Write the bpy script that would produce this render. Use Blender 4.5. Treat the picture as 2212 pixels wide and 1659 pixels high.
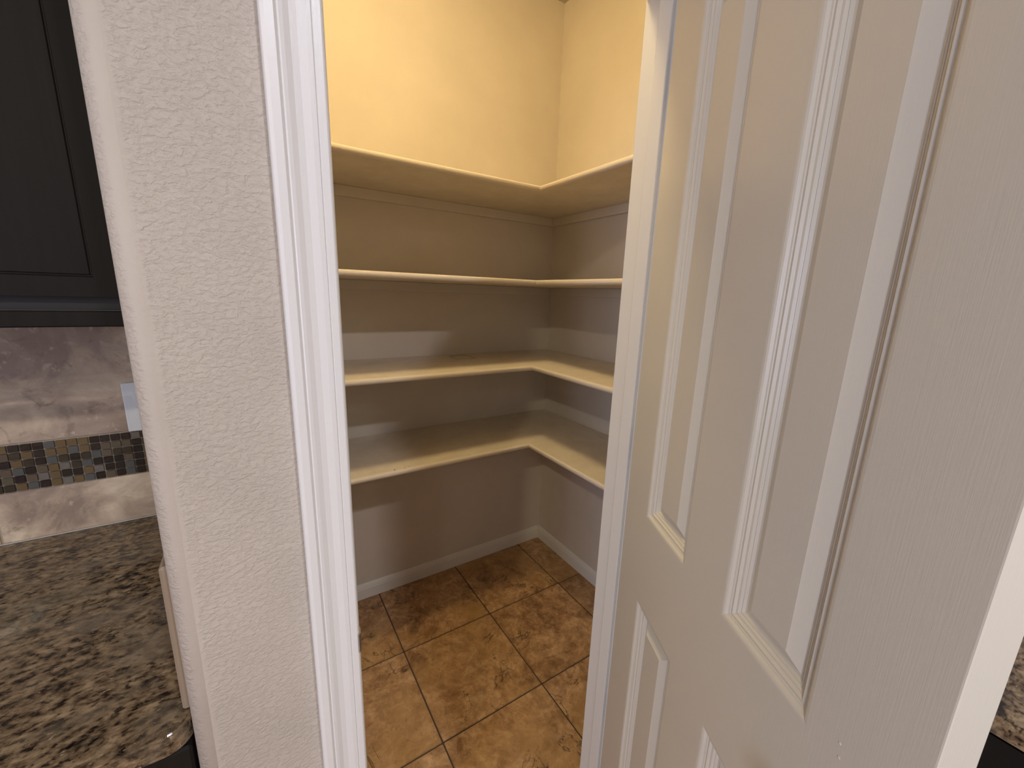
import bpy, bmesh, math, random
from mathutils import Matrix, Vector
random.seed(7)
for o in list(bpy.data.objects): bpy.data.objects.remove(o)
S = bpy.context.scene
COL = S.collection
H = 1.47                      # height of the camera over the tiles

# ------------------------------------------------------------------ camera
cam_data = bpy.data.cameras.new('camera')
cam_data.sensor_fit = 'HORIZONTAL'; cam_data.sensor_width = 36.0
cam_data.lens = 875.1 / 2212 * 36.0
cam_data.clip_start = 0.01; cam_data.clip_end = 60
cam = bpy.data.objects.new('camera', cam_data); COL.objects.link(cam)
rt = Vector((0.84348034, -0.53623039, 0.03158937))
dn = Vector((-0.0890915, -0.19764821, -0.97621611))
fw = Vector((0.52972032, 0.82060475, -0.21448595))
m = Matrix((( rt.x, -dn.x, -fw.x, 0), (rt.y, -dn.y, -fw.y, 0), (rt.z, -dn.z, -fw.z, H), (0, 0, 0, 1)))
cam.matrix_world = m
S.camera = cam

# ------------------------------------------------------------------ world, light, exposure
W = bpy.data.worlds.new('daylight'); S.world = W; W.use_nodes = True
bg = W.node_tree.nodes['Background']
bg.inputs['Color'].default_value = (0.62, 0.76, 1.0, 1); bg.inputs['Strength'].default_value = 0.3
S.view_settings.view_transform = 'Standard'; S.view_settings.look = 'None'
S.view_settings.gamma = 1.0; S.view_settings.use_curve_mapping = False
S.view_settings.exposure = 0.0

# colour times power of every lamp
L_WINDOW = (40.0, 47.5, 70.0)      # daylight
L_CAN_A = (32.0, 28.0, 20.5)       # recessed lamp towards the window
L_CAN_B = (25.5, 25.5, 28.0)       # recessed lamp straight behind the camera
L_FILL_FAR = (8.5, 8.2, 6.5)       # general fill: two unseen lamps added further back
L_PANTRY = (70.0, 53.0, 26.0)     # glowing dome in the pantry, radiance
def split(c):
    m = max(max(c), 1e-6); return m, tuple(v / m for v in c)

def area(name, loc, size, rgb, parent=None, rot=(0, 0, 0), shape='DISK', size_y=None, spread=math.pi):
    l = bpy.data.lights.new(name, 'AREA'); l.shape = shape; l.size = size
    if size_y: l.size_y = size_y
    l.energy, l.color = split(rgb); l.spread = spread
    o = bpy.data.objects.new(name, l); COL.objects.link(o)
    o.parent = parent; o.location = loc; o.rotation_euler = rot
    return o
# daylight through the kitchen window on the far left wall (the lamp stands outside the pane)
area('daylight_lamp', (-3.30, -1.80, 1.45), 1.8, L_WINDOW, rot=(0, math.radians(-90), 0), shape='RECTANGLE', size_y=1.15)

# ------------------------------------------------------------------ helpers
def tag(o, label=None, cat=None, kind=None, group=None):
    if label: o['label'] = label
    if cat: o['category'] = cat
    if kind: o['kind'] = kind
    if group: o['group'] = group
    return o
def obj(name, bm, mat, parent=None, loc=None, smooth=False):
    me = bpy.data.meshes.new(name)
    bmesh.ops.recalc_face_normals(bm, faces=bm.faces)
    bm.to_mesh(me); bm.free()
    if mat: me.materials.append(mat)
    if smooth:
        for p in me.polygons: p.use_smooth = True
    o = bpy.data.objects.new(name, me); COL.objects.link(o)
    if parent: o.parent = parent
    if loc: o.location = loc
    return o
def empty(name, loc=(0, 0, 0), rotz=0, parent=None):
    o = bpy.data.objects.new(name, None); COL.objects.link(o)
    o.location = loc; o.rotation_euler = (0, 0, rotz); o.empty_display_size = .05
    if parent: o.parent = parent
    return o
def box(bm, x0, x1, y0, y1, z0, z1, bevel=0, seg=1):
    r = bmesh.ops.create_cube(bm, size=1)
    vs = r['verts']
    for v in vs:
        v.co = Vector((x0 if v.co.x < 0 else x1, y0 if v.co.y < 0 else y1, z0 if v.co.z < 0 else z1))
    if bevel:
        es = list({e for v in vs for e in v.link_edges})
        bmesh.ops.bevel(bm, geom=es, offset=bevel, segments=seg, affect='EDGES', profile=.5)
    return bm
def B(*a, **k): return box(bmesh.new(), *a, **k)
def prism(bm, pts, z0, z1, xf=None):
    """closed outline pts (x,y) swept from z0 to z1; xf maps (x,y,z) to the scene"""
    xf = xf or (lambda x, y, z: (x, y, z))
    a = [bm.verts.new(xf(x, y, z0)) for x, y in pts]
    b = [bm.verts.new(xf(x, y, z1)) for x, y in pts]
    n = len(pts)
    for i in range(n): bm.faces.new((a[i], a[(i + 1) % n], b[(i + 1) % n], b[i]))
    bm.faces.new(a[::-1]); bm.faces.new(b)
    return bm
def cyl(bm, c, r, h, axis='Z', seg=24, r2=None):
    mt = Matrix.Translation(c)
    if axis == 'X': mt = mt @ Matrix.Rotation(math.pi / 2, 4, 'Y')
    if axis == 'Y': mt = mt @ Matrix.Rotation(math.pi / 2, 4, 'X')
    bmesh.ops.create_cone(bm, cap_ends=True, segments=seg, radius1=r, radius2=r if r2 is None else r2, depth=h, matrix=mt)
    return bm
def lathe(bm, prof, seg=28, mt=None):
    rings = []
    for r, z in prof:
        ring = []
        for i in range(seg):
            t = 2 * math.pi * i / seg
            p = Vector((r * math.cos(t), r * math.sin(t), z))
            ring.append(bm.verts.new(mt @ p if mt else p))
        rings.append(ring)
    for a, b in zip(rings, rings[1:]):
        for i in range(seg): bm.faces.new((a[i], a[(i + 1) % seg], b[(i + 1) % seg], b[i]))
    bm.faces.new(rings[0]); bm.faces.new(rings[-1])
    return bm

# ------------------------------------------------------------------ materials
class M:
    def __init__(s, name, color=(.8, .8, .8), rough=.5, metal=0, spec=.5):
        s.m = bpy.data.materials.new(name); s.m.use_nodes = True
        s.t = s.m.node_tree; s.n = s.t.nodes; s.b = s.n['Principled BSDF']
        s.b.inputs['Base Color'].default_value = (*color, 1); s.b.inputs['Roughness'].default_value = rough
        s.b.inputs['Metallic'].default_value = metal; s.b.inputs['Specular IOR Level'].default_value = spec
        s.tc = None
    def l(s, a, b): s.t.links.new(a, b)
    def coord(s, scale=(1, 1, 1), rot=(0, 0, 0), perobj=False):
        if not s.tc: s.tc = s.n.new('ShaderNodeTexCoord')
        mp = s.n.new('ShaderNodeMapping'); mp.inputs['Scale'].default_value = scale; mp.inputs['Rotation'].default_value = rot
        s.l(s.tc.outputs['Object'], mp.inputs['Vector'])
        if perobj:
            oi = s.n.new('ShaderNodeObjectInfo'); mul = s.n.new('ShaderNodeMath'); mul.operation = 'MULTIPLY'; mul.inputs[1].default_value = 37.0
            s.l(oi.outputs['Random'], mul.inputs[0])
            cx = s.n.new('ShaderNodeCombineXYZ'); s.l(mul.outputs[0], cx.inputs[0]); s.l(mul.outputs[0], cx.inputs[1]); s.l(mul.outputs[0], cx.inputs[2])
            ad = s.n.new('ShaderNodeVectorMath'); ad.operation = 'ADD'; s.l(mp.outputs[0], ad.inputs[0]); s.l(cx.outputs[0], ad.inputs[1])
            return ad.outputs[0]
        return mp.outputs[0]
    def noise(s, vec, scale, detail=4, rough=.55, dist=0):
        n = s.n.new('ShaderNodeTexNoise'); n.inputs['Scale'].default_value = scale; n.inputs['Detail'].default_value = detail
        n.inputs['Roughness'].default_value = rough; n.inputs['Distortion'].default_value = dist; s.l(vec, n.inputs['Vector'])
        return n.outputs[0]
    def ramp(s, fac, stops, interp='LINEAR'):
        r = s.n.new('ShaderNodeValToRGB'); r.color_ramp.interpolation = interp
        e = r.color_ramp.elements
        while len(e) < len(stops): e.new(.5)
        for i, (p, c) in enumerate(stops):
            e[i].position = p; e[i].color = (*c, 1) if len(c) == 3 else c
        s.l(fac, r.inputs[0]); return r.outputs[0]
    def mix(s, fac, a, b, mode='MIX'):
        x = s.n.new('ShaderNodeMix'); x.data_type = 'RGBA'; x.blend_type = mode
        if isinstance(fac, (int, float)): x.inputs[0].default_value = fac
        else: s.l(fac, x.inputs[0])
        for i, v in ((6, a), (7, b)):
            if isinstance(v, tuple): x.inputs[i].default_value = (*v, 1)
            else: s.l(v, x.inputs[i])
        return x.outputs[2]
    def math(s, op, a, b=None, c=None):
        x = s.n.new('ShaderNodeMath'); x.operation = op
        for i, v in enumerate((a, b, c)):
            if v is None: continue
            if isinstance(v, (int, float)): x.inputs[i].default_value = v
            else: s.l(v, x.inputs[i])
        return x.outputs[0]
    def color(s, c): s.l(c, s.b.inputs['Base Color'])
    def rough(s, c): s.l(c, s.b.inputs['Roughness'])
    def bump(s, h, dist=.001, strength=1.0):
        b = s.n.new('ShaderNodeBump'); b.inputs['Distance'].default_value = dist; b.inputs['Strength'].default_value = strength
        s.l(h, b.inputs['Height'])
        prev = s.b.inputs['Normal'].links
        if prev: s.l(prev[0].from_socket, b.inputs['Normal'])
        s.l(b.outputs[0], s.b.inputs['Normal'])

# knockdown-textured drywall (kitchen side): flattened wavy ridges lying roughly level
def textured_wall(name, col, smooth_band=False):
    w = M(name, col, .62, spec=.35)
    v = w.coord((1.0, 1.0, 1.55))
    n1 = w.noise(v, 120, 5, .60, .35)
    n2 = w.noise(v, 210, 3, .5, .3)
    plateau = w.ramp(n1, [(.40, (0, 0, 0)), (.50, (.55, .55, .55)), (.56, (1, 1, 1)), (.75, (.85, .85, .85))])
    vr = w.n.new('ShaderNodeTexVoronoi'); vr.feature = 'SMOOTH_F1'; vr.inputs['Scale'].default_value = 145; vr.inputs['Smoothness'].default_value = .5
    dv = w.n.new('ShaderNodeVectorMath'); dv.operation = 'ADD'
    sc = w.n.new('ShaderNodeVectorMath'); sc.operation = 'SCALE'; sc.inputs['Scale'].default_value = .012
    nn = w.n.new('ShaderNodeTexNoise'); nn.inputs['Scale'].default_value = 90; w.l(v, nn.inputs['Vector'])
    w.l(nn.outputs[1], sc.inputs[0]); w.l(v, dv.inputs[0]); w.l(sc.outputs[0], dv.inputs[1]); w.l(dv.outputs[0], vr.inputs['Vector'])
    hsum = w.math('ADD', w.math('MULTIPLY', plateau, .75), w.math('MULTIPLY', n2, .35))
    hsum = w.math('SUBTRACT', hsum, w.math('MULTIPLY', vr.outputs['Distance'], .55))
    if smooth_band:
        sx = w.n.new('ShaderNodeSeparateXYZ'); w.l(w.tc.outputs['Object'], sx.inputs[0])
        wob = w.math('ADD', sx.outputs[0], w.math('MULTIPLY', w.noise(w.coord((1, 1, 1)), 30, 3), .008))
        band = w.math('SMOOTH_MIN', w.math('ABSOLUTE', w.math('SUBTRACT', wob, -.0885)), 1, 0)
        k = w.n.new('ShaderNodeMapRange'); k.interpolation_type = 'SMOOTHSTEP'
        k.inputs['From Min'].default_value = .0045; k.inputs['From Max'].default_value = .0095
        w.l(band, k.inputs['Value'])
        hsum = w.math('MULTIPLY', hsum, w.math('ADD', w.math('MULTIPLY', k.outputs[0], .88), .12))
    w.bump(hsum, .0010, .72)
    pat = w.noise(w.coord((1, 1, 1)), 5.5, 3)
    w.color(w.mix(w.ramp(pat, [(.35, (0, 0, 0)), (.7, (1, 1, 1))]), tuple(c * .95 for c in col), tuple(min(1, c * 1.05) for c in col)))
    return w.m
KW = textured_wall('kitchen_wall_paint', (.53, .48, .425), True)
KW2 = textured_wall('kitchen_wall_paint_plain', (.53, .48, .425))
def pantry_paint(name, col, bump=.0005):
    w = M(name, col, .68, spec=.3)
    v = w.coord((1, 1, 1))
    w.bump(w.noise(v, 170, 4, .6), bump, .7)
    w.color(w.mix(w.ramp(w.noise(v, 2.7, 5, .6), [(.3, (0, 0, 0)), (.7, (1, 1, 1))]), tuple(c * .94 for c in col), tuple(min(1, c * 1.04) for c in col)))
    return w.m
PW = pantry_paint('pantry_wall_paint', (.68, .615, .53))
CEIL = pantry_paint('ceiling_paint', (.56, .50, .43), .0009)
SHELF = M('shelf_paint', (.60, .53, .44), .58, spec=.35)
_v = SHELF.coord((1, 1, 1))
SHELF.bump(SHELF.noise(_v, 260, 3, .6), .0005, .6)
SHELF.color(SHELF.mix(SHELF.ramp(SHELF.noise(_v, 9, 6, .7), [(.32, (0, 0, 0)), (.68, (1, 1, 1))]), (.68, .60, .485), (.79, .71, .59)))
SHELF = SHELF.m
NOSE = M('shelf_nosing_paint', (.80, .715, .60), .55, spec=.4)
_v = NOSE.coord((1, 1, 2))
NOSE.bump(NOSE.noise(_v, 330, 5, .75), .0016, .9); NOSE = NOSE.m
def white(name, col, rough, grain=False, bumpd=.0004):
    w = M(name, col, rough, spec=.5)
    w.bump(w.noise(w.coord((1, 1, .35)), 220, 4, .6), bumpd, .5)
    if grain:
        w.bump(w.noise(w.coord((900, 900, 12) if grain == 'Z' else ((12, 900, 900) if grain == 'X' else (900, 12, 900))), 1, 3, .6), .0002 if grain == 'Z' else .0004, .6)
    return w.m
TRIM = white('trim_paint', (.77, .775, .79), .36)
JAMB = white('jamb_paint', (.76, .745, .71), .36)
DOORM = white('door_paint', (.69, .66, .585), .27, 'Z', .00012)
BASEX = white('baseboard_paint', (.80, .77, .70), .5, 'X'); BASEY = white('baseboard_paint_side', (.80, .77, .70), .5, 'Y')
STEEL = M('satin_nickel', (.45, .43, .41), .3, 1).m
BRONZE = M('dark_hinge_metal', (.10, .085, .08), .4, 1).m
PLASTIC = M('outlet_plastic', (.74, .77, .80), .3).m
SLOT = M('outlet_slot', (.05, .05, .05), .6).m
CAB = M('dark_cabinet_stain', (.030, .027, .026), .5, spec=.12)
_v = CAB.coord((60, 60, 3)); CAB.bump(CAB.noise(_v, 2, 4), .0003, .5)
CAB.color(CAB.mix(CAB.noise(_v, 1.2, 5, .6), (.010, .009, .008), (.020, .017, .015))); CAB = CAB.m
CAB_SHADE = M('cabinet_painted_shade', (.010, .009, .010), .6).m  # near-black that paints in the shade on face frame and toe kick
CAULK = M('caulk', (.52, .48, .42), .5).m
GROUT = M('floor_grout', (.085, .061, .041), .9)
GROUT.bump(GROUT.noise(GROUT.coord(), 300, 3), .0006, .8); GROUT = GROUT.m
WGROUT = M('wall_grout', (.42, .355, .275), .85)
WGROUT.bump(WGROUT.noise(WGROUT.coord(), 400, 3), .0006, .8); WGROUT = WGROUT.m

FT = M('slate_look_floor_tile', (.3, .2, .1), .45, spec=.35)
_v = FT.coord((1, 1, 1), perobj=True)
_n1 = FT.noise(_v, 4.6, 11, .70, .7); _n2 = FT.noise(_v, 22, 9, .74, .5); _n3 = FT.noise(_v, 3.0, 4, .5, .4); _n4 = FT.noise(_v, 70, 4, .6)
_c = FT.ramp(_n1, [(.36, (.13, .070, .034)), (.43, (.21, .122, .058)), (.49, (.32, .200, .100)), (.53, (.46, .315, .175)), (.57, (.34, .215, .105)), (.65, (.50, .36, .21))])
_c2 = FT.ramp(_n2, [(.38, (.11, .060, .030)), (.46, (.24, .142, .072)), (.53, (.37, .240, .130)), (.62, (.54, .40, .24))])
_c = FT.mix(.45, _c, _c2)
_c = FT.mix(FT.ramp(_n3, [(.46, (0, 0, 0)), (.66, (.6, .6, .6))]), _c, (.36, .235, .095))
_c = FT.mix(FT.ramp(_n4, [(.60, (0, 0, 0)), (.72, (.5, .5, .5))]), _c, (.14, .08, .042))
_vo = FT.n.new('ShaderNodeTexNoise'); _vo.inputs['Scale'].default_value = 4.5; _vo.inputs['Detail'].default_value = 9; _vo.inputs['Roughness'].default_value = .62; _vo.inputs['Distortion'].default_value = 1.2
FT.l(_v, _vo.inputs['Vector'])
_crack = FT.ramp(_vo.outputs[0], [(.488, (0, 0, 0)), (.50, (1, 1, 1)), (.512, (0, 0, 0))])
_msk = FT.ramp(FT.noise(_v, 4.2, 3), [(.50, (0, 0, 0)), (.58, (.85, .85, .85))])
_cr = FT.mix(1.0, _crack, _msk, 'MULTIPLY')
_c = FT.mix(1.0, _c, (1.42, 1.32, 1.27), 'MULTIPLY')
FT.color(FT.mix(_cr, _c, (.08, .045, .025)))
FT.bump(_n1, .005, .7); FT.bump(_n2, .0028, .6); FT.bump(FT.math('MULTIPLY', _cr, -1.0), .0018, .7)
FT.rough(FT.ramp(_n2, [(.3, (.38, .38, .38)), (.7, (.58, .58, .58))])); FT = FT.m

BT = M('travertine_look_wall_tile', (.4, .33, .27), .42, spec=.4)
_v = BT.coord((1, 1, 1), perobj=True)
_n1 = BT.noise(_v, 7.5, 8, .62, .5); _n2 = BT.noise(_v, 18, 8, .7, 1.0); _n3 = BT.noise(BT.coord((1, 1, 2.4), (0, .5, 0), True), 4.5, 5, .6, .8)
_c = BT.ramp(_n1, [(.39, (.22, .165, .14)), (.46, (.33, .26, .21)), (.53, (.43, .35, .28)), (.62, (.54, .46, .37))])
_c = BT.mix(BT.ramp(_n3, [(.42, (0, 0, 0)), (.62, (.75, .75, .75))]), _c, (.27, .215, .185))
_c = BT.mix(BT.ramp(_n2, [(.56, (0, 0, 0)), (.68, (.7, .7, .7))]), _c, (.135, .095, .08))
_c = BT.mix(BT.ramp(BT.noise(_v, 60, 3), [(.62, (0, 0, 0)), (.72, (.6, .6, .6))]), _c, (.46, .38, .32))
_c = BT.mix(1.0, _c, (1.38, 1.34, 1.25), 'MULTIPLY'); BT.color(_c); BT.bump(_n2, .0012, .5); BT = BT.m

def granite(name):
    g = M(name, (.2, .15, .1), .14, spec=.5)
    v = g.coord((1.0, 1.55, 1.5), (0, 0, .25))
    n1 = g.noise(v, 37, 5, .62, .3); n2 = g.noise(v, 84, 4, .60, .2); n3 = g.noise(v, 12, 4, .6, .4); n4 = g.noise(g.coord((1, 2.0, 1), (0, 0, .22)), 90, 3, .6)
    c = g.ramp(n1, [(.38, (.010, .008, .007)), (.43, (.05, .032, .020)), (.47, (.15, .102, .062)), (.56, (.235, .170, .108)), (.64, (.37, .28, .185))])
    c2 = g.ramp(n2, [(.38, (.014, .011, .010)), (.46, (.06, .042, .028)), (.55, (.21, .155, .10)), (.66, (.36, .29, .20))])
    c = g.mix(.36, c, c2)
    c = g.mix(g.ramp(n2, [(.36, (.9, .9, .9)), (.45, (0, 0, 0))]), c, (.010, .008, .009))
    c = g.mix(g.ramp(n3, [(.50, (0, 0, 0)), (.66, (.55, .55, .55))]), c, (.20, .165, .125))
    c = g.mix(g.ramp(n4, [(.66, (0, 0, 0)), (.72, (.8, .8, .8))]), c, (.40, .33, .24))
    c = g.mix(1.0, c, (1.10, 1.07, 1.0), 'MULTIPLY')
    g.color(c)
    g.rough(g.ramp(n2, [(.4, (.10, .10, .10)), (.6, (.22, .22, .22))]))
    g.bump(n4, .0002, .4)
    return g.m
GRAN = granite('brown_granite')

def mosaic_mat(name, c, c2):
    w = M(name, c, .12, spec=.6)
    v = w.coord((90, 90, 420), perobj=True)
    w.color(w.mix(w.noise(v, 1, 4, .6), tuple(a * .7 for a in c), c2))
    w.bump(w.noise(w.coord((120, 120, 120), perobj=True), 1, 2), .0006, .5)
    return w.m
MOS = {'B': mosaic_mat('mosaic_near_black_glass', (.018, .012, .011), (.028, .019, .017)),
       'D': mosaic_mat('mosaic_dark_olive_glass', (.040, .030, .020), (.058, .044, .028)),
       'A': mosaic_mat('mosaic_amber_brown_glass', (.135, .088, .042), (.185, .125, .062)),
       'M': mosaic_mat('mosaic_brown_stone', (.115, .085, .060), (.150, .112, .080)),
       'O': mosaic_mat('mosaic_olive_stone', (.105, .085, .055), (.135, .110, .075)),
       'G': mosaic_mat('mosaic_blue_grey_slate', (.085, .090, .090), (.120, .122, .118)),
       'W': mosaic_mat('mosaic_warm_grey_stone', (.155, .135, .122), (.195, .170, .152))}
def emit(name, col, st):
    w = M(name, (.9, .9, .9), .4); w.b.inputs['Emission Color'].default_value = (*col, 1); w.b.inputs['Emission Strength'].default_value = st
    return w.m

# ------------------------------------------------------------------ key dimensions (metres; x to the pantry's right wall, y into the pantry)
WF, WB = .55, .665            # kitchen face and pantry face of the wall the door stands in
XL, XR = .0938, .716           # door opening between the jamb faces
XC = -.111                    # kitchen face of the return wall
PB, PR, PL_ = 1.812, 1.400, .004   # pantry back, right and left faces
ZC = 2.836                    # ceilings
DH = 2.052                    # head of the opening
KB = 1.234                    # kitchen wall behind the backsplash
KL, KF, KR = -3.2, -3.0, 1.50 # kitchen extents

def structure(o, label, cat='wall'): return tag(o, label, cat, 'structure')

# ------------------------------------------------------------------ walls
r = .022
arc = [(XC + r - r * math.sin(t), WF + r - r * math.cos(t)) for t in [i * math.pi / 2 / 12 for i in range(13)]]
jx = .014                     # jamb board thickness
pts = [(XL - jx, WF)] + arc + [(XC, KB + .012), (XC + .115 - .0, KB + .012), (PL_, WB), (XL - jx, WB)]
bm = bmesh.new(); prism(bm, pts, 0, ZC)
o = structure(obj('wall_front_left', bm, KW), 'textured greige drywall left of the pantry door with rounded outer corner')
# smooth only the rounded corner
for p in o.data.polygons:
    if abs(p.normal.z) < .1 and p.normal.x < -.02 and p.normal.y < -.02: p.use_smooth = True
structure(obj('wall_front_right', B(XR + jx, KR, WF, WB, 0, ZC), KW2), 'textured greige drywall right of the pantry door, behind the open door')
structure(obj('wall_front_header', B(XL - jx, XR + jx, WF, WB, DH + jx, ZC), KW2), 'textured greige drywall over the pantry door opening')
structure(obj('wall_back', B(-.12, PR + .11, PB, PB + .1, 0, ZC), PW), 'smooth beige pantry wall at the back, long run of shelving on it')
structure(obj('wall_right', B(PR, PR + .1, WB, PB, 0, ZC), PW), 'smooth beige pantry side wall right of the inside corner')
structure(obj('wall_left', B(PL_ - .1, PL_, KB + .112, PB, 0, ZC), PW), 'smooth beige pantry side wall on the left, behind the door casing')
structure(obj('wall_kitchen_back', B(KL, XC, KB, KB + .1, 0, ZC), KW2), 'greige kitchen wall carrying the tiled backsplash and dark wall cabinet')
structure(obj('wall_kitchen_right', B(KR, KR + .1, KF, WF + .1, 0, ZC), KW2), 'greige kitchen wall beyond the right hand counter')
structure(obj('wall_kitchen_rear', B(KL, KR, KF - .1, KF, 0, ZC), KW2), 'greige kitchen wall behind the viewer')
bm = bmesh.new()
wy0, wy1, wz0, wz1 = -2.42, -1.18, .50, 2.40
box(bm, KL - .1, KL, KF - .1, wy0, 0, ZC); box(bm, KL - .1, KL, wy1, KB + .1, 0, ZC)
box(bm, KL - .1, KL, wy0, wy1, 0, wz0); box(bm, KL - .1, KL, wy0, wy1, wz1, ZC)
structure(obj('wall_kitchen_left', bm, KW2), 'greige kitchen wall with the window opening in it')
bm = bmesh.new()
for a in ((wy0, wy0 + .05, wz0, wz1), (wy1 - .05, wy1, wz0, wz1), (wy0 + .05, wy1 - .05, wz0, wz0 + .05), (wy0 + .05, wy1 - .05, wz1 - .05, wz1), ((wy0 + wy1) / 2 - .02, (wy0 + wy1) / 2 + .02, wz0 + .05, wz1 - .05)):
    box(bm, KL - .08, KL - .02, *a)
w1 = structure(obj('window_1', bm, TRIM), 'white framed kitchen window in the far left kitchen wall', 'window')
glass = M('window_glass', (1, 1, 1), .0); glass.b.inputs['Transmission Weight'].default_value = 1; glass.b.inputs['IOR'].default_value = 1.0
structure(obj('ceiling', B(KL, PR + .1, KF, PB, ZC, ZC + .08), CEIL), 'beige painted ceiling over kitchen and pantry', 'ceiling')

# ------------------------------------------------------------------ floor and its tiles
bm = bmesh.new(); box(bm, KL - .1, PR + .1, KF - .1, PB + .1, -.06, -.0032)
fl = structure(obj('floor', bm, GROUT), 'brown slate look tile floor with recessed grout running into the pantry', 'floor')
P = .4115; G = .0052
gx, gy = .417, 1.0
cache = {}
for i in range(-9, 3):
    for j in range(-10, 2):
        x0 = gx + i * P + G / 2; x1 = x0 + P - G; y0 = gy + j * P + G / 2; y1 = y0 + P - G
        x1 = min(x1, PR); y1 = min(y1, PB); x0 = max(x0, KL); y0 = max(y0, KF)
        if x1 - x0 < .02 or y1 - y0 < .012: continue
        if y0 > KB + .1 and x1 < -.1: continue
        w_, h_ = x1 - x0, y1 - y0
        key = (round(w_, 3), round(h_, 3))
        cx, cy = (x0 + x1) / 2, (y0 + y1) / 2
        if key not in cache:
            b_ = bmesh.new(); box(b_, -w_ / 2, w_ / 2, -h_ / 2, h_ / 2, -.008, 0)
            es = [e for e in b_.edges if all(v.co.z > -.001 for v in e.verts)] + [e for e in b_.edges if abs(e.verts[0].co.z - e.verts[1].co.z) > .005]
            bmesh.ops.bevel(b_, geom=es, offset=.0018, segments=2, affect='EDGES')
            t = obj('floor_tile', b_, FT, fl); cache[key] = t
        else:
            t = cache[key].copy(); COL.objects.link(t)
        t.location = (cx, cy, random.uniform(-.0004, .0002))
        t.rotation_euler = (random.uniform(-.0012, .0012), random.uniform(-.0012, .0012), 0)

# ------------------------------------------------------------------ casing, jambs, baseboards
def casing_pts(inner, sgn, face=WF):
    # profile across the casing: distance from the inner edge, how far it stands off the wall
    pr = [(0, 0), (0, .0085), (.0012, .0105), (.003, .0115), (.0108, .0118), (.0118, .0108), (.0128, .0122), (.018, .0126), (.0265, .0118),
          (.0335, .0128), (.0395, .0152), (.0432, .0160), (.0448, .0150), (.0462, .0165), (.0478, .0176), (.0560, .0178), (.0595, .0166), (.0607, .0145), (.0607, 0)]
    return [(inner + sgn * d, face - h - .0002) for d, h in pr]
bm = bmesh.new(); prism(bm, casing_pts(XL + .0002, -1), 0, DH + .067)
c1 = structure(obj('trim_1', bm, TRIM), 'white moulded door casing left of the pantry opening', 'trim')
CHIP = M('bare_wood_nick', (.45, .35, .25), .7).m
for x, z, w_, h_ in ((.0516, 1.524, .0006, .0020), (.0513, 1.5145, .0006, .0030), (.0514, 1.453, .0007, .0016)):
    obj('paint_nick', B(x - w_ / 2, x + w_ / 2, .5350, .5366, z - h_ / 2, z + h_ / 2), CHIP, c1)
bm = bmesh.new(); prism(bm, casing_pts(XR + .0050, 1), 0, DH + .067)
structure(obj('trim_2', bm, TRIM), 'white moulded door casing hidden right of the pantry opening', 'trim')
bm = bmesh.new()
hp = [(y, DH + .005 + (x - 0)) for x, y in casing_pts(0, 1)]
prism(bm, hp, XL - .0045, XR + .0045, lambda a, b, c: (c, a, b))
structure(obj('trim_3', bm, TRIM), 'white moulded door casing over the pantry opening', 'trim')
# jambs
bm = B(XL - jx, XL, WF, WB, 0, DH + jx, bevel=.0012)
jl = structure(obj('trim_4', bm, JAMB), 'white left door jamb with metal strike plate', 'trim')
obj('door_stop', B(XL, XL + .0098, WF + .040, WF + .072, 0, DH, bevel=.0025, seg=2), JAMB, jl)
bm = B(XR, XR + jx, WF, WB, 0, DH + jx, bevel=.0012)
jr = structure(obj('trim_5', bm, JAMB), 'white right door jamb beside the open door', 'trim')
obj('door_stop', B(XR - .011, XR, WF + .040, WF + .072, 0, DH, bevel=.0025, seg=2), JAMB, jr)
bm = B(XL, XR, WF, WB, DH, DH + jx)
jh = structure(obj('trim_6', bm, JAMB), 'white head jamb over the pantry opening', 'trim')
obj('door_stop', B(XL + .011, XR - .011, WF + .040, WF + .072, DH - .011, DH), JAMB, jh)
# strike plate with its curved lip poking out past the casing
bm = bmesh.new()
box(bm, XL - .0005, XL + .0012, WF + .004, WF + .034, .930, .987, bevel=.0005)
lip = [(XL + .0012, WF + .006), (XL + .0006, WF - .002), (XL - .001, WF - .0105), (XL - .0022, WF - .0135), (XL - .0012, WF - .0150), (XL + .0022, WF - .0105), (XL + .0038, WF - .003), (XL + .0032, WF + .006)]
prism(bm, lip, .945, .975)
sp = obj('strike_plate', bm, STEEL, jl)
bm = bmesh.new()
for z in (.936, .981): cyl(bm, (XL + .0016, WF + .019, z), .0035, .001, 'X', 12)
obj('screw', bm, STEEL, sp)

def baseboard(name, length, label, mat):
    prf = [(0, 0), (.0118, 0), (.0122, .052), (.0108, .0555), (.0112, .058), (.0085, .066), (.0078, .0685), (.0058, .0735), (.003, .078), (0, .078)]
    return prf
prf = baseboard(0, 0, 0, 0)
bm = bmesh.new(); prism(bm, [(PB - a, z) for a, z in prf], PL_, PR - .0123, lambda a, b, c: (c, a, b))
structure(obj('baseboard_back', bm, BASEX), 'white painted baseboard along the pantry back wall', 'baseboard')
bm = bmesh.new(); prism(bm, [(PR - a, z) for a, z in prf], WB, PB, lambda a, b, c: (a, c, b))
structure(obj('baseboard_right', bm, BASEY), 'white painted baseboard along the pantry right wall', 'baseboard')

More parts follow.
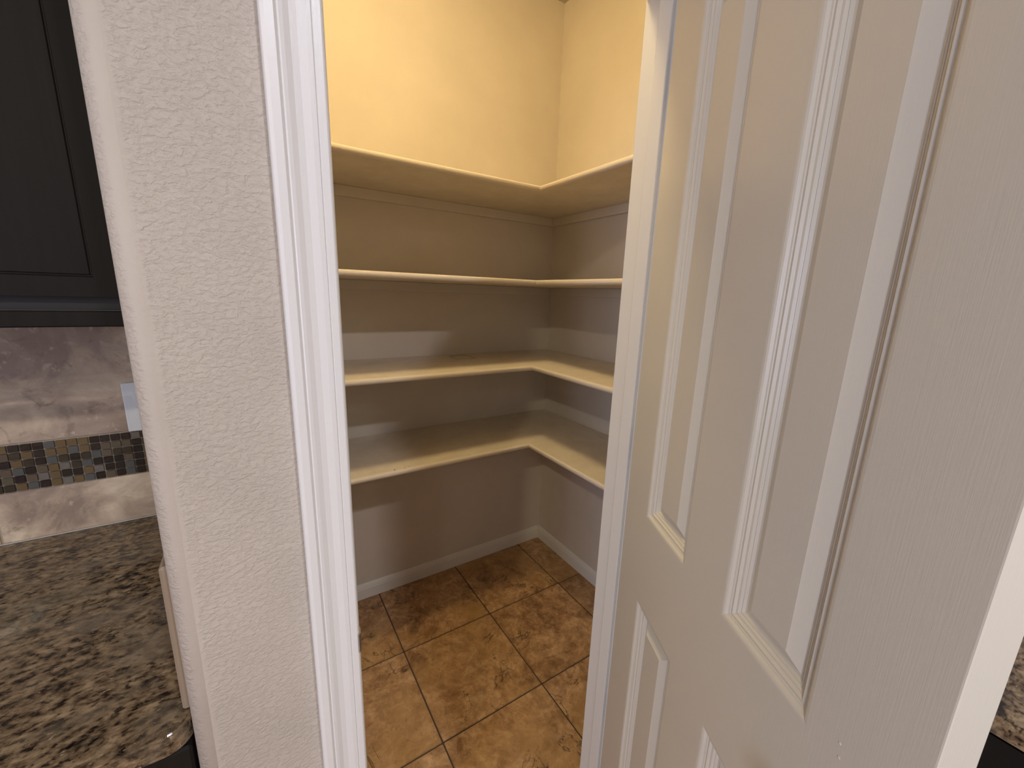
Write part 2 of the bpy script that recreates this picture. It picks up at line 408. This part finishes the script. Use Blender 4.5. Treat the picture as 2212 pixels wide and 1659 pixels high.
# ------------------------------------------------------------------ pantry shelves
SX, SY = .990, 1.380          # inside corner of the shelf fronts
def nose_pts(front, sgn, top, th=.0205, over=.0):
    # bullnosed edge: half round, standing 10 mm proud of the board
    z0 = top - th; pts = [(front + sgn * .012, top), ]
    for i in range(9):
        t = math.pi / 2 - i * math.pi / 8
        pts.append((front - sgn * (.0005 + math.cos(t) * .0095 - .0095), z0 + th / 2 + math.sin(t) * th / 2))
    pts.append((front + sgn * .012, z0))
    return pts
def shelf(top, label, th=.019):
    root = empty('pantry_shelf', (0.7, 1.6, top - th))
    tag(root, label, 'shelf')
    def add(name, bm, mat=SHELF):
        for v in bm.verts: v.co -= root.location
        return obj(name, bm, mat, root)
    nb = .012
    bm = bmesh.new(); box(bm, PL_ + .001, PR - .001, SY + nb, PB - .001, top - th, top)
    add('long_board', bm)
    bm = bmesh.new(); box(bm, SX + nb, PR - .001, WB + .001, SY + nb - .0006, top - th, top - .0003)
    add('side_board', bm)
    # nosing strips, mitred at the corner
    for k in (0, 1):
        bm = bmesh.new()
        pts = nose_pts(SY if k == 0 else SX, 1, top + .0006)
        n = len(pts); a = []; b = []
        for (u, z) in pts:
            off = u - (SY if k == 0 else SX)
            if k == 0: a.append(bm.verts.new((PL_ + .001, u, z))); b.append(bm.verts.new((SX + off - .0004, u, z)))
            else: a.append(bm.verts.new((u, WB + .001, z))); b.append(bm.verts.new((u, SY + off - .0004, z)))
        for i in range(n): bm.faces.new((a[i], a[(i + 1) % n], b[(i + 1) % n], b[i]))
        bm.faces.new(a[::-1]); bm.faces.new(b)
        o = add('nosing', bm, NOSE)
        for p in o.data.polygons: p.use_smooth = len(p.vertices) == 4
        es = o.modifiers.new('e', 'EDGE_SPLIT'); es.split_angle = math.radians(50)
    cl = .040
    bm = bmesh.new(); box(bm, PL_ + .001, PR - .001, PB - .018, PB - .001, top - th - cl, top - th - .0003, bevel=.0015)
    add('cleat', bm, PW)
    bm = bmesh.new(); box(bm, PR - .018, PR - .001, WB + .001, PB - .019, top - th - cl, top - th - .0003, bevel=.0015)
    add('cleat', bm, PW)
    return root
shelf(1.8865, 'topmost of the four L-shaped beige pantry shelves, its underside facing the viewer')
s2 = shelf(1.5315, 'second beige pantry shelf from the top, at eye height and seen edge on')
s3 = shelf(1.1775, 'third beige pantry shelf from the top, faint rectangle mark on its left run')
s4 = shelf(.8265, 'lowest beige L-shaped pantry shelf, above the bare wall and tile floor')
# faint rectangular outline left on the third shelf
mark = M('faint_mark', (.17, .125, .08), .7).m
bm = bmesh.new()
zt = 1.1777 - s3.location.z
q = [(.772, 1.666), (.864, 1.656), (.868, 1.762), (.776, 1.756)]
for (ax, ay), (bx, by), wd in ((q[0], q[1], .0011), (q[1], q[2], .0018), (q[2], q[3], .0040), (q[3], q[0], .0011)):
    d = Vector((bx - ax, by - ay)).normalized(); nrm = Vector((-d.y, d.x)) * wd / 2
    pp = [(ax + nrm.x, ay + nrm.y), (bx + nrm.x, by + nrm.y), (bx - nrm.x, by - nrm.y), (ax - nrm.x, ay - nrm.y)]
    prism(bm, [(x - s3.location.x, y - s3.location.y) for x, y in pp], zt - .0001, zt + .0004)
obj('rectangle_mark', bm, mark, s3)['label'] = 'thin dark rectangular outline on the shelf top'
# chipped paint dots on the front of the lowest shelf
for x, y, rr in ((.398, 1.396, .0032), (.435, 1.394, .0022), (.455, 1.400, .0016), (.33, 1.41, .0014), (.70, 1.395, .0014)):
    obj('paint_chip', cyl(bmesh.new(), (x - s4.location.x, y - s4.location.y, .8268 - s4.location.z), rr, .0006, seg=9), mark, s4)

# ------------------------------------------------------------------ the six foot eight panelled door, opened 62 degrees
TH = .035; DW = .610; DHT = 2.040
ang = math.radians(62.46)
hx, hy = XR - .001, WF - .004           # pivot
rot = ang                                # leaf local -X points away from the hinge, +Y is the inner face side
door = empty('door_1', (hx, hy, .010), rot)
tag(door, 'white four panel interior door standing open to the right of the pantry', 'door', 'structure')
STILE, MULL = .102, .104
pw = (DW - 2 * STILE - MULL) / 2
xs = [STILE, STILE + pw, STILE + pw + MULL, DW - STILE]
zs = [.235, .841, 1.032, 1.927]          # panel bottoms and tops, local (door starts 1 cm up)
PROF = [(0, 0), (.0030, .0004), (.0055, .0016), (.0080, .0045), (.0100, .0052), (.0115, .0070), (.0126, .0056), (.0145, .0054), (.0172, .0084), (.0200, .0090), (.0225, .0118),
        (.0240, .0112), (.0268, .0141), (.0300, .0145), (.0460, .0055)]
def face_grid(bm, y, sgn):
    """stiles and rails as one face plus moulded panel wells, s measured from the hinge edge"""
    X = [0] + xs + [DW]; Z = [0] + zs + [DHT]
    vv = {}
    def V(s, z, dep): 
        k = (round(s, 5), round(z, 5), round(dep, 5))
        if k not in vv: vv[k] = bm.verts.new((-s, y - sgn * dep, z))
        return vv[k]
    for i in range(5):
        for j in range(5):
            if i in (1, 3) and j in (1, 3):
                prev = None
                for ins, dep in PROF:
                    ring = [V(X[i] + ins, Z[j] + ins, dep), V(X[i + 1] - ins, Z[j] + ins, dep), V(X[i + 1] - ins, Z[j + 1] - ins, dep), V(X[i] + ins, Z[j + 1] - ins, dep)]
                    if prev:
                        for k in range(4): bm.faces.new((prev[k], prev[(k + 1) % 4], ring[(k + 1) % 4], ring[k]))
                    prev = ring
                bm.faces.new(prev)
            else:
                bm.faces.new((V(X[i], Z[j], 0), V(X[i + 1], Z[j], 0), V(X[i + 1], Z[j + 1], 0), V(X[i], Z[j + 1], 0)))
bm = bmesh.new()
face_grid(bm, TH, 1); face_grid(bm, 0, -1)
X = [0] + xs + [DW]; Z = [0] + zs + [DHT]
bm.verts.ensure_lookup_table()
def fv(s, y, z):
    return min(bm.verts, key=lambda v: (v.co - Vector((-s, y, z))).length)
for s in (0, DW):
    for j in range(5): bm.faces.new((fv(s, 0, Z[j]), fv(s, TH, Z[j]), fv(s, TH, Z[j + 1]), fv(s, 0, Z[j + 1])))
for z in (0, DHT):
    for i in range(5): bm.faces.new((fv(X[i], 0, z), fv(X[i], TH, z), fv(X[i + 1], TH, z), fv(X[i + 1], 0, z)))
leaf = obj('door_leaf', bm, DOORM, door)
bv = leaf.modifiers.new('soft_edge', 'BEVEL'); bv.width = .0014; bv.segments = 2; bv.limit_method = 'ANGLE'; bv.angle_limit = math.radians(75)
# hinges: leaf plate on the door edge, barrel on the kitchen side
for zc in (.390, 1.130, 1.870):
    hg = obj('hinge', cyl(bmesh.new(), (.003, -.006, zc), .0055, .089, 'Z', 16), BRONZE, door)
    obj('hinge_leaf', B(.0002, .0022, .0, .030, zc - .0445, zc + .0445), BRONZE, hg)
# knob set near the free edge (below the picture)
kz = .955 - .045
kn = empty('door_knob', (-DW + .060, 0, kz), 0, door)
mt = Matrix.Translation((0, TH, 0)) @ Matrix.Rotation(-math.pi / 2, 4, 'X')
lathe_prof = [(.031, 0), (.031, .004), (.026, .008), (.012, .012), (.011, .024), (.020, .030), (.027, .040), (.027, .050), (.020, .057), (.006, .059)]
obj('knob', lathe(bmesh.new(), lathe_prof, mt=mt), STEEL, kn, smooth=True)
mt = Matrix.Rotation(math.pi / 2, 4, 'X')
obj('knob', lathe(bmesh.new(), lathe_prof, mt=mt), STEEL, kn, smooth=True)
bm = bmesh.new(); box(bm, -DW - .0008, -DW + .0006, .005, .030, kz - .028, kz + .028)
obj('latch_plate', bm, STEEL, door)
# two little paint bumps on the free stile
bm = bmesh.new()
for s, z, rr in ((.543, 1.057, .0016), (.545, 1.043, .0017)):
    bmesh.ops.create_uvsphere(bm, u_segments=10, v_segments=6, radius=rr, matrix=Matrix.Translation((-s, TH, z)) @ Matrix.Diagonal((1, .45, 1, 1)))
obj('paint_bump', bm, DOORM, door, smooth=True)

# ------------------------------------------------------------------ backsplash of the kitchen wall
TF = KB - .010                # face of the backsplash tiles
bs = empty('wall_tiling', (XC, KB, .914))
tag(bs, 'kitchen backsplash of beige stone look tiles with a glass mosaic band', 'backsplash', 'structure')
def bput(name, bm, mat):
    for v in bm.verts: v.co -= bs.location
    return obj(name, bm, mat, bs)
x_left = -1.75
bput('grout_bed', B(x_left, XC - .0005, TF + .003, KB - .0003, .914, 1.3995), WGROUT)
jo = [-.159 - .330 * k for k in range(0, 6)]
edges = [XC - .012] + jo
edges = [e for e in edges if e > x_left] + [x_left]
def ctile(name, x0, x1, y0, y1, z0, z1, mat, bev=.001):
    """tile with its own origin at its centre"""
    c = Vector(((x0 + x1) / 2, (y0 + y1) / 2, (z0 + z1) / 2))
    bm = B(x0 - c.x, x1 - c.x, y0 - c.y, y1 - c.y, z0 - c.z, z1 - c.z, bevel=bev)
    return obj(name, bm, mat, bs, loc=c - bs.location)
for k in range(len(edges) - 1):
    xa, xb = edges[k + 1] + .0022, edges[k] - .0022
    ctile('wall_tile', xa, xb, TF, TF + .009, .9165, 1.0270, BT)
    ctile('wall_tile', xa, xb, TF, TF + .009, 1.1345, 1.3990, BT)
# mosaic band, six rows
rows = ['?GBBBGAAABBBBWB', 'AMDAB AAGABMOOB', 'OBADBGDBDGMDDBM', 'BMGBMAWDGBBBMBA', 'BOBMWABBAWBBGBA', 'DDAGBAWAGBMBGBO']
rows[0] = 'DABBBGAAABBBBWB'; rows[1] = 'AMDABAAGABMOOBD'
pm = .01735; pz = .01725
mx0 = -.468
mesh_cache = {}
cnt = 0
far = {}
for rI in range(6):
    zc = 1.1325 - pz * (rI + .5)
    for c in range(-34, 20):
        xc = mx0 + pm * c + pm / 2
        if xc + pm / 2 > XC - .0125: continue
        ch = rows[rI][c + 0 + 0] if 0 <= c < 15 else random.choice('BBBBDAAMOGW')
        if c >= 0 and c + 1 < 15: ch = rows[rI][c + 1]
        if c == -1: ch = rows[rI][0]
        hw = pm / 2 - .0012; hh = pz / 2 - .0011
        if cnt < 300 and c > -30:
            if ch not in mesh_cache:
                b_ = B(-hw, hw, -.004, .003, -hh, hh, bevel=.0004)
                t = obj('mosaic_tile', b_, MOS[ch], bs); mesh_cache[ch] = t
            else:
                t = mesh_cache[ch].copy(); COL.objects.link(t)
            t.location = Vector((xc + random.uniform(-.0003, .0003), TF + .002 + random.uniform(-.0003, .0005), zc + random.uniform(-.0002, .0002))) - bs.location
            t.rotation_euler = (random.uniform(-.02, .02), random.uniform(-.006, .006), random.uniform(-.02, .02))
            cnt += 1
# the rest of the band, further left than the picture reaches
bm = bmesh.new()
xx = mx0 + pm * -29
while xx > x_left:
    for rI in range(6):
        zc = 1.1325 - pz * (rI + .5)
        box(bm, xx - pm + .0012, xx - .0012, TF - .002, TF + .004, zc - pz / 2 + .0011, zc + pz / 2 - .0011)
    xx -= pm
o = bput('mosaic_run', bm, MOS['M']); o['kind'] = 'stuff'
# side splash tile on the return wall, seen as a narrow beige edge
SIDE = M('side_splash_edge', (.29, .225, .165), .5).m
ctile('side_splash_tile', XC - .0115, XC - .0005, .590, TF - .001, .9160, 1.131, SIDE, .003)['label'] = 'narrow beige tile edge against the textured wall'
# outlet on the backsplash, mostly hidden behind the wall corner
ol = empty('wall_outlet', (-.2605, TF, 1.134))
tag(ol, 'pale outlet cover plate above the mosaic, half hidden by the textured wall', 'outlet')
obj('cover_plate', B(0, .070, -.006, -.0002, 0, .1145, bevel=.002, seg=2), PLASTIC, ol)
for z in (.0285, .0675):
    so = obj('socket', B(.018, .052, -.0075, -.006, z, z + .0275, bevel=.0006), PLASTIC, ol)
    bm = bmesh.new(); box(bm, .027, .0285, -.0078, -.0075, z + .011, z + .020); box(bm, .0415, .043, -.0078, -.0075, z + .011, z + .020)
    obj('slot', bm, SLOT, so)

# ------------------------------------------------------------------ counters
def counter(name, x0, x1, y0, y1, round_corner, label):
    zt, th = .914, .030
    pts = []
    corners = [(x0, y0), (x1, y0), (x1, y1), (x0, y1)]
    for i, (cx, cy) in enumerate(corners):
        rr = .028 if i == round_corner else 0
        if not rr: pts.append((cx, cy)); continue
        ox, oy = cx + (rr if cx == x0 else -rr), cy + (rr if cy == y0 else -rr)
        a0 = {0: math.pi, 1: -math.pi / 2, 2: 0, 3: math.pi / 2}[i]
        for k in range(9): pts.append((ox + rr * math.cos(a0 + k * math.pi / 16), oy + rr * math.sin(a0 + k * math.pi / 16)))
    bm = bmesh.new(); prism(bm, pts, zt - th, zt)
    es = [e for e in bm.edges if all(v.co.z > zt - .001 for v in e.verts)]
    bmesh.ops.bevel(bm, geom=es, offset=.004, segments=3, affect='EDGES')
    return tag(obj(name, bm, GRAN), label, 'countertop')
ct = counter('granite_countertop', -1.75, XC - .002, .563, TF - .0005, 1, 'brown granite countertop with rounded corner left of the textured wall')
obj('caulk_bead', B(-1.75, XC - .014, TF - .0022, TF - .0002, .9142, .9170), CAULK, ct)
counter('granite_countertop', .836, KR - .001, -2.2, WF - .002, 9, 'brown granite countertop glimpsed right of the open door')

def shaker(name, w, h, parent, loc, rotz, frame=.055, knob=None, thick=.020, narrow_bottom=None):
    """framed cabinet door, front towards local -Y, origin at its lower left back corner"""
    fb = narrow_bottom or frame
    bm = bmesh.new()
    ring = [((0, 0), (w, 0), (w, h), (0, h)), ((frame, fb), (w - frame, fb), (w - frame, h - frame), (frame, h - frame))]
    def rv(pts, y): return [bm.verts.new((x, y, z)) for x, z in pts]
    r0b = rv(ring[0], 0); r0 = rv(ring[0], -thick); r1 = rv(ring[1], -thick)
    ins = lambda d: [(ring[1][0][0] + d, ring[1][0][1] + d), (ring[1][1][0] - d, ring[1][1][1] + d), (ring[1][2][0] - d, ring[1][2][1] - d), (ring[1][3][0] + d, ring[1][3][1] - d)]
    r2 = rv(ins(.002), -thick + .006); r3 = rv(ins(.0035), -thick + .006); r4 = rv(ins(.005), -thick + .0045)
    seq = [r0b, r0, r1, r2, r3, r4]
    for a, b in zip(seq, seq[1:]):
        for k in range(4): bm.faces.new((a[k], a[(k + 1) % 4], b[(k + 1) % 4], b[k]))
    bm.faces.new(r0b[::-1]); bm.faces.new(r4)
    o = obj(name, bm, CAB, parent, loc); o.rotation_euler = (0, 0, rotz)
    if knob:
        lathe_p = [(.006, 0), (.006, .012), (.012, .018), (.014, .024), (.010, .029)]
        obj('knob', lathe(bmesh.new(), lathe_p, 16, Matrix.Translation((knob[0], -thick, knob[1])) @ Matrix.Rotation(math.pi / 2, 4, 'X')), STEEL, o, smooth=True)
    return o

# wall cabinet over the counter
FY = .920                     # face frame plane
wc = empty('wall_cabinet', (-.58, KB - .001, 1.3995))
tag(wc, 'dark espresso wall cabinet hanging over the tiled backsplash', 'cabinet')
def wput(name, bm, mat=CAB):
    for v in bm.verts: v.co -= wc.location
    return obj(name, bm, mat, wc)
cx1 = XC - .002; cx0 = cx1 - .94
wput('carcass', B(cx0, cx1, FY, KB - .001, 1.425, 2.38))
wput('face_frame', B(cx0, cx1, FY - .004, FY, 1.4255, 2.38), CAB_SHADE)
wput('light_rail', B(cx0, cx1, FY - .018, FY - .0045, 1.3995, 1.4245, bevel=.002))
bm = bmesh.new(); prism(bm, [(FY - .005, 2.381), (FY - .035, 2.381), (FY - .065, 2.44), (FY - .065, 2.45), (FY - .005, 2.45)], cx0, cx1, lambda a, b, c: (c, a, b))
wput('crown', bm)
wd = .455
for k in range(2):
    xr = cx1 - .012 - k * (wd + .004)
    shaker('cabinet_door', wd, .925, wc, Vector((xr - wd, FY - .0045, 1.4465)) - wc.location, 0, frame=.076, narrow_bottom=.0295, thick=.0155, knob=(.030 if k == 0 else wd - .030, .06))

# base cabinets
def base(name, x0, x1, y_front, y_back, label, along='x'):
    L = (x1 - x0)
    r_ = empty(name, ((x0 + x1) / 2, y_front, 0)) if along == 'x' else empty(name, (y_front, (x0 + x1) / 2, 0))
    tag(r_, label, 'cabinet')
    rz = 0 if along == 'x' else -math.pi / 2
    r_.rotation_euler = (0, 0, rz)
    D = abs(y_back - y_front)
    obj('carcass', B(-L / 2, L / 2, 0, D, .10, .8835), CAB, r_)
    obj('toe_kick', B(-L / 2, L / 2, .06, D, 0, .0995), CAB_SHADE, r_)
    n = max(1, round(L / .48)); w = L / n
    for i in range(n):
        xa = -L / 2 + i * w + .006
        shaker('cabinet_door', w - .012, .55, r_, (xa, -.0005, .125), 0, knob=(.03 if i % 2 else w - .042, .50))
        dr = obj('drawer', B(xa, xa + w - .012, -.020, -.0005, .695, .862, bevel=.003), CAB, r_)
        obj('knob', lathe(bmesh.new(), [(.006, 0), (.006, .012), (.014, .022), (.010, .029)], 16, Matrix.Translation((xa + w / 2, -.020, .78)) @ Matrix.Rotation(math.pi / 2, 4, 'X')), STEEL, dr, smooth=True)
    return r_
base('base_cabinet', -1.75, XC - .002, .605, KB - .001, 'dark espresso base cabinet under the left granite counter')
base('base_cabinet', -2.2, WF - .002, .880, KR - .001, 'dark espresso base cabinet under the granite counter right of the door', 'y')

# ------------------------------------------------------------------ ceiling lights
lens_k = emit('warm_white_lens', (1, .85, .68), 4.0)
_p, _c = split(L_PANTRY)
lens_p = emit('amber_dome', _c, _p)
def can(x, y, label, rgb):
    r_ = empty('ceiling_light', (x, y, ZC))
    tag(r_, label, 'light')
    bm = bmesh.new(); lathe(bm, [(.095, -.0004), (.095, -.005), (.075, -.008), (.070, -.003), (.070, -.0004)], 32)
    obj('trim_ring', bm, TRIM, r_, smooth=True)
    obj('lens', cyl(bmesh.new(), (0, 0, -.0018), .069, .0025, seg=32), lens_k, r_)
    area('lamp', (0, 0, -.012), .13, rgb, r_)
can(-1.55, -1.20, 'round recessed ceiling light nearer the kitchen window', L_CAN_A)
can(.35, -1.15, 'round recessed ceiling light straight behind the viewer', L_CAN_B)
can(-1.55, -2.60, 'added fill lamp built as a round recessed ceiling light by the window, deepest in the kitchen', L_FILL_FAR)  # this can and the next are added to fill the kitchen with light
can(.35, -2.60, 'added fill lamp built as a round recessed ceiling light at the kitchen rear wall', L_FILL_FAR)
pl = empty('ceiling_light', (.38, 1.0, ZC))
tag(pl, 'warm dome light on the pantry ceiling', 'light')
bm = bmesh.new(); lathe(bm, [(.140, -.0004), (.140, -.018), (.130, -.022)], 32); obj('base_ring', bm, TRIM, pl, smooth=True)
bm = bmesh.new(); lathe(bm, [(.126, -.0225), (.126, -.045), (.115, -.065), (.09, -.083), (.05, -.095), (.01, -.098)], 24); obj('shade', bm, lens_p, pl, smooth=True)
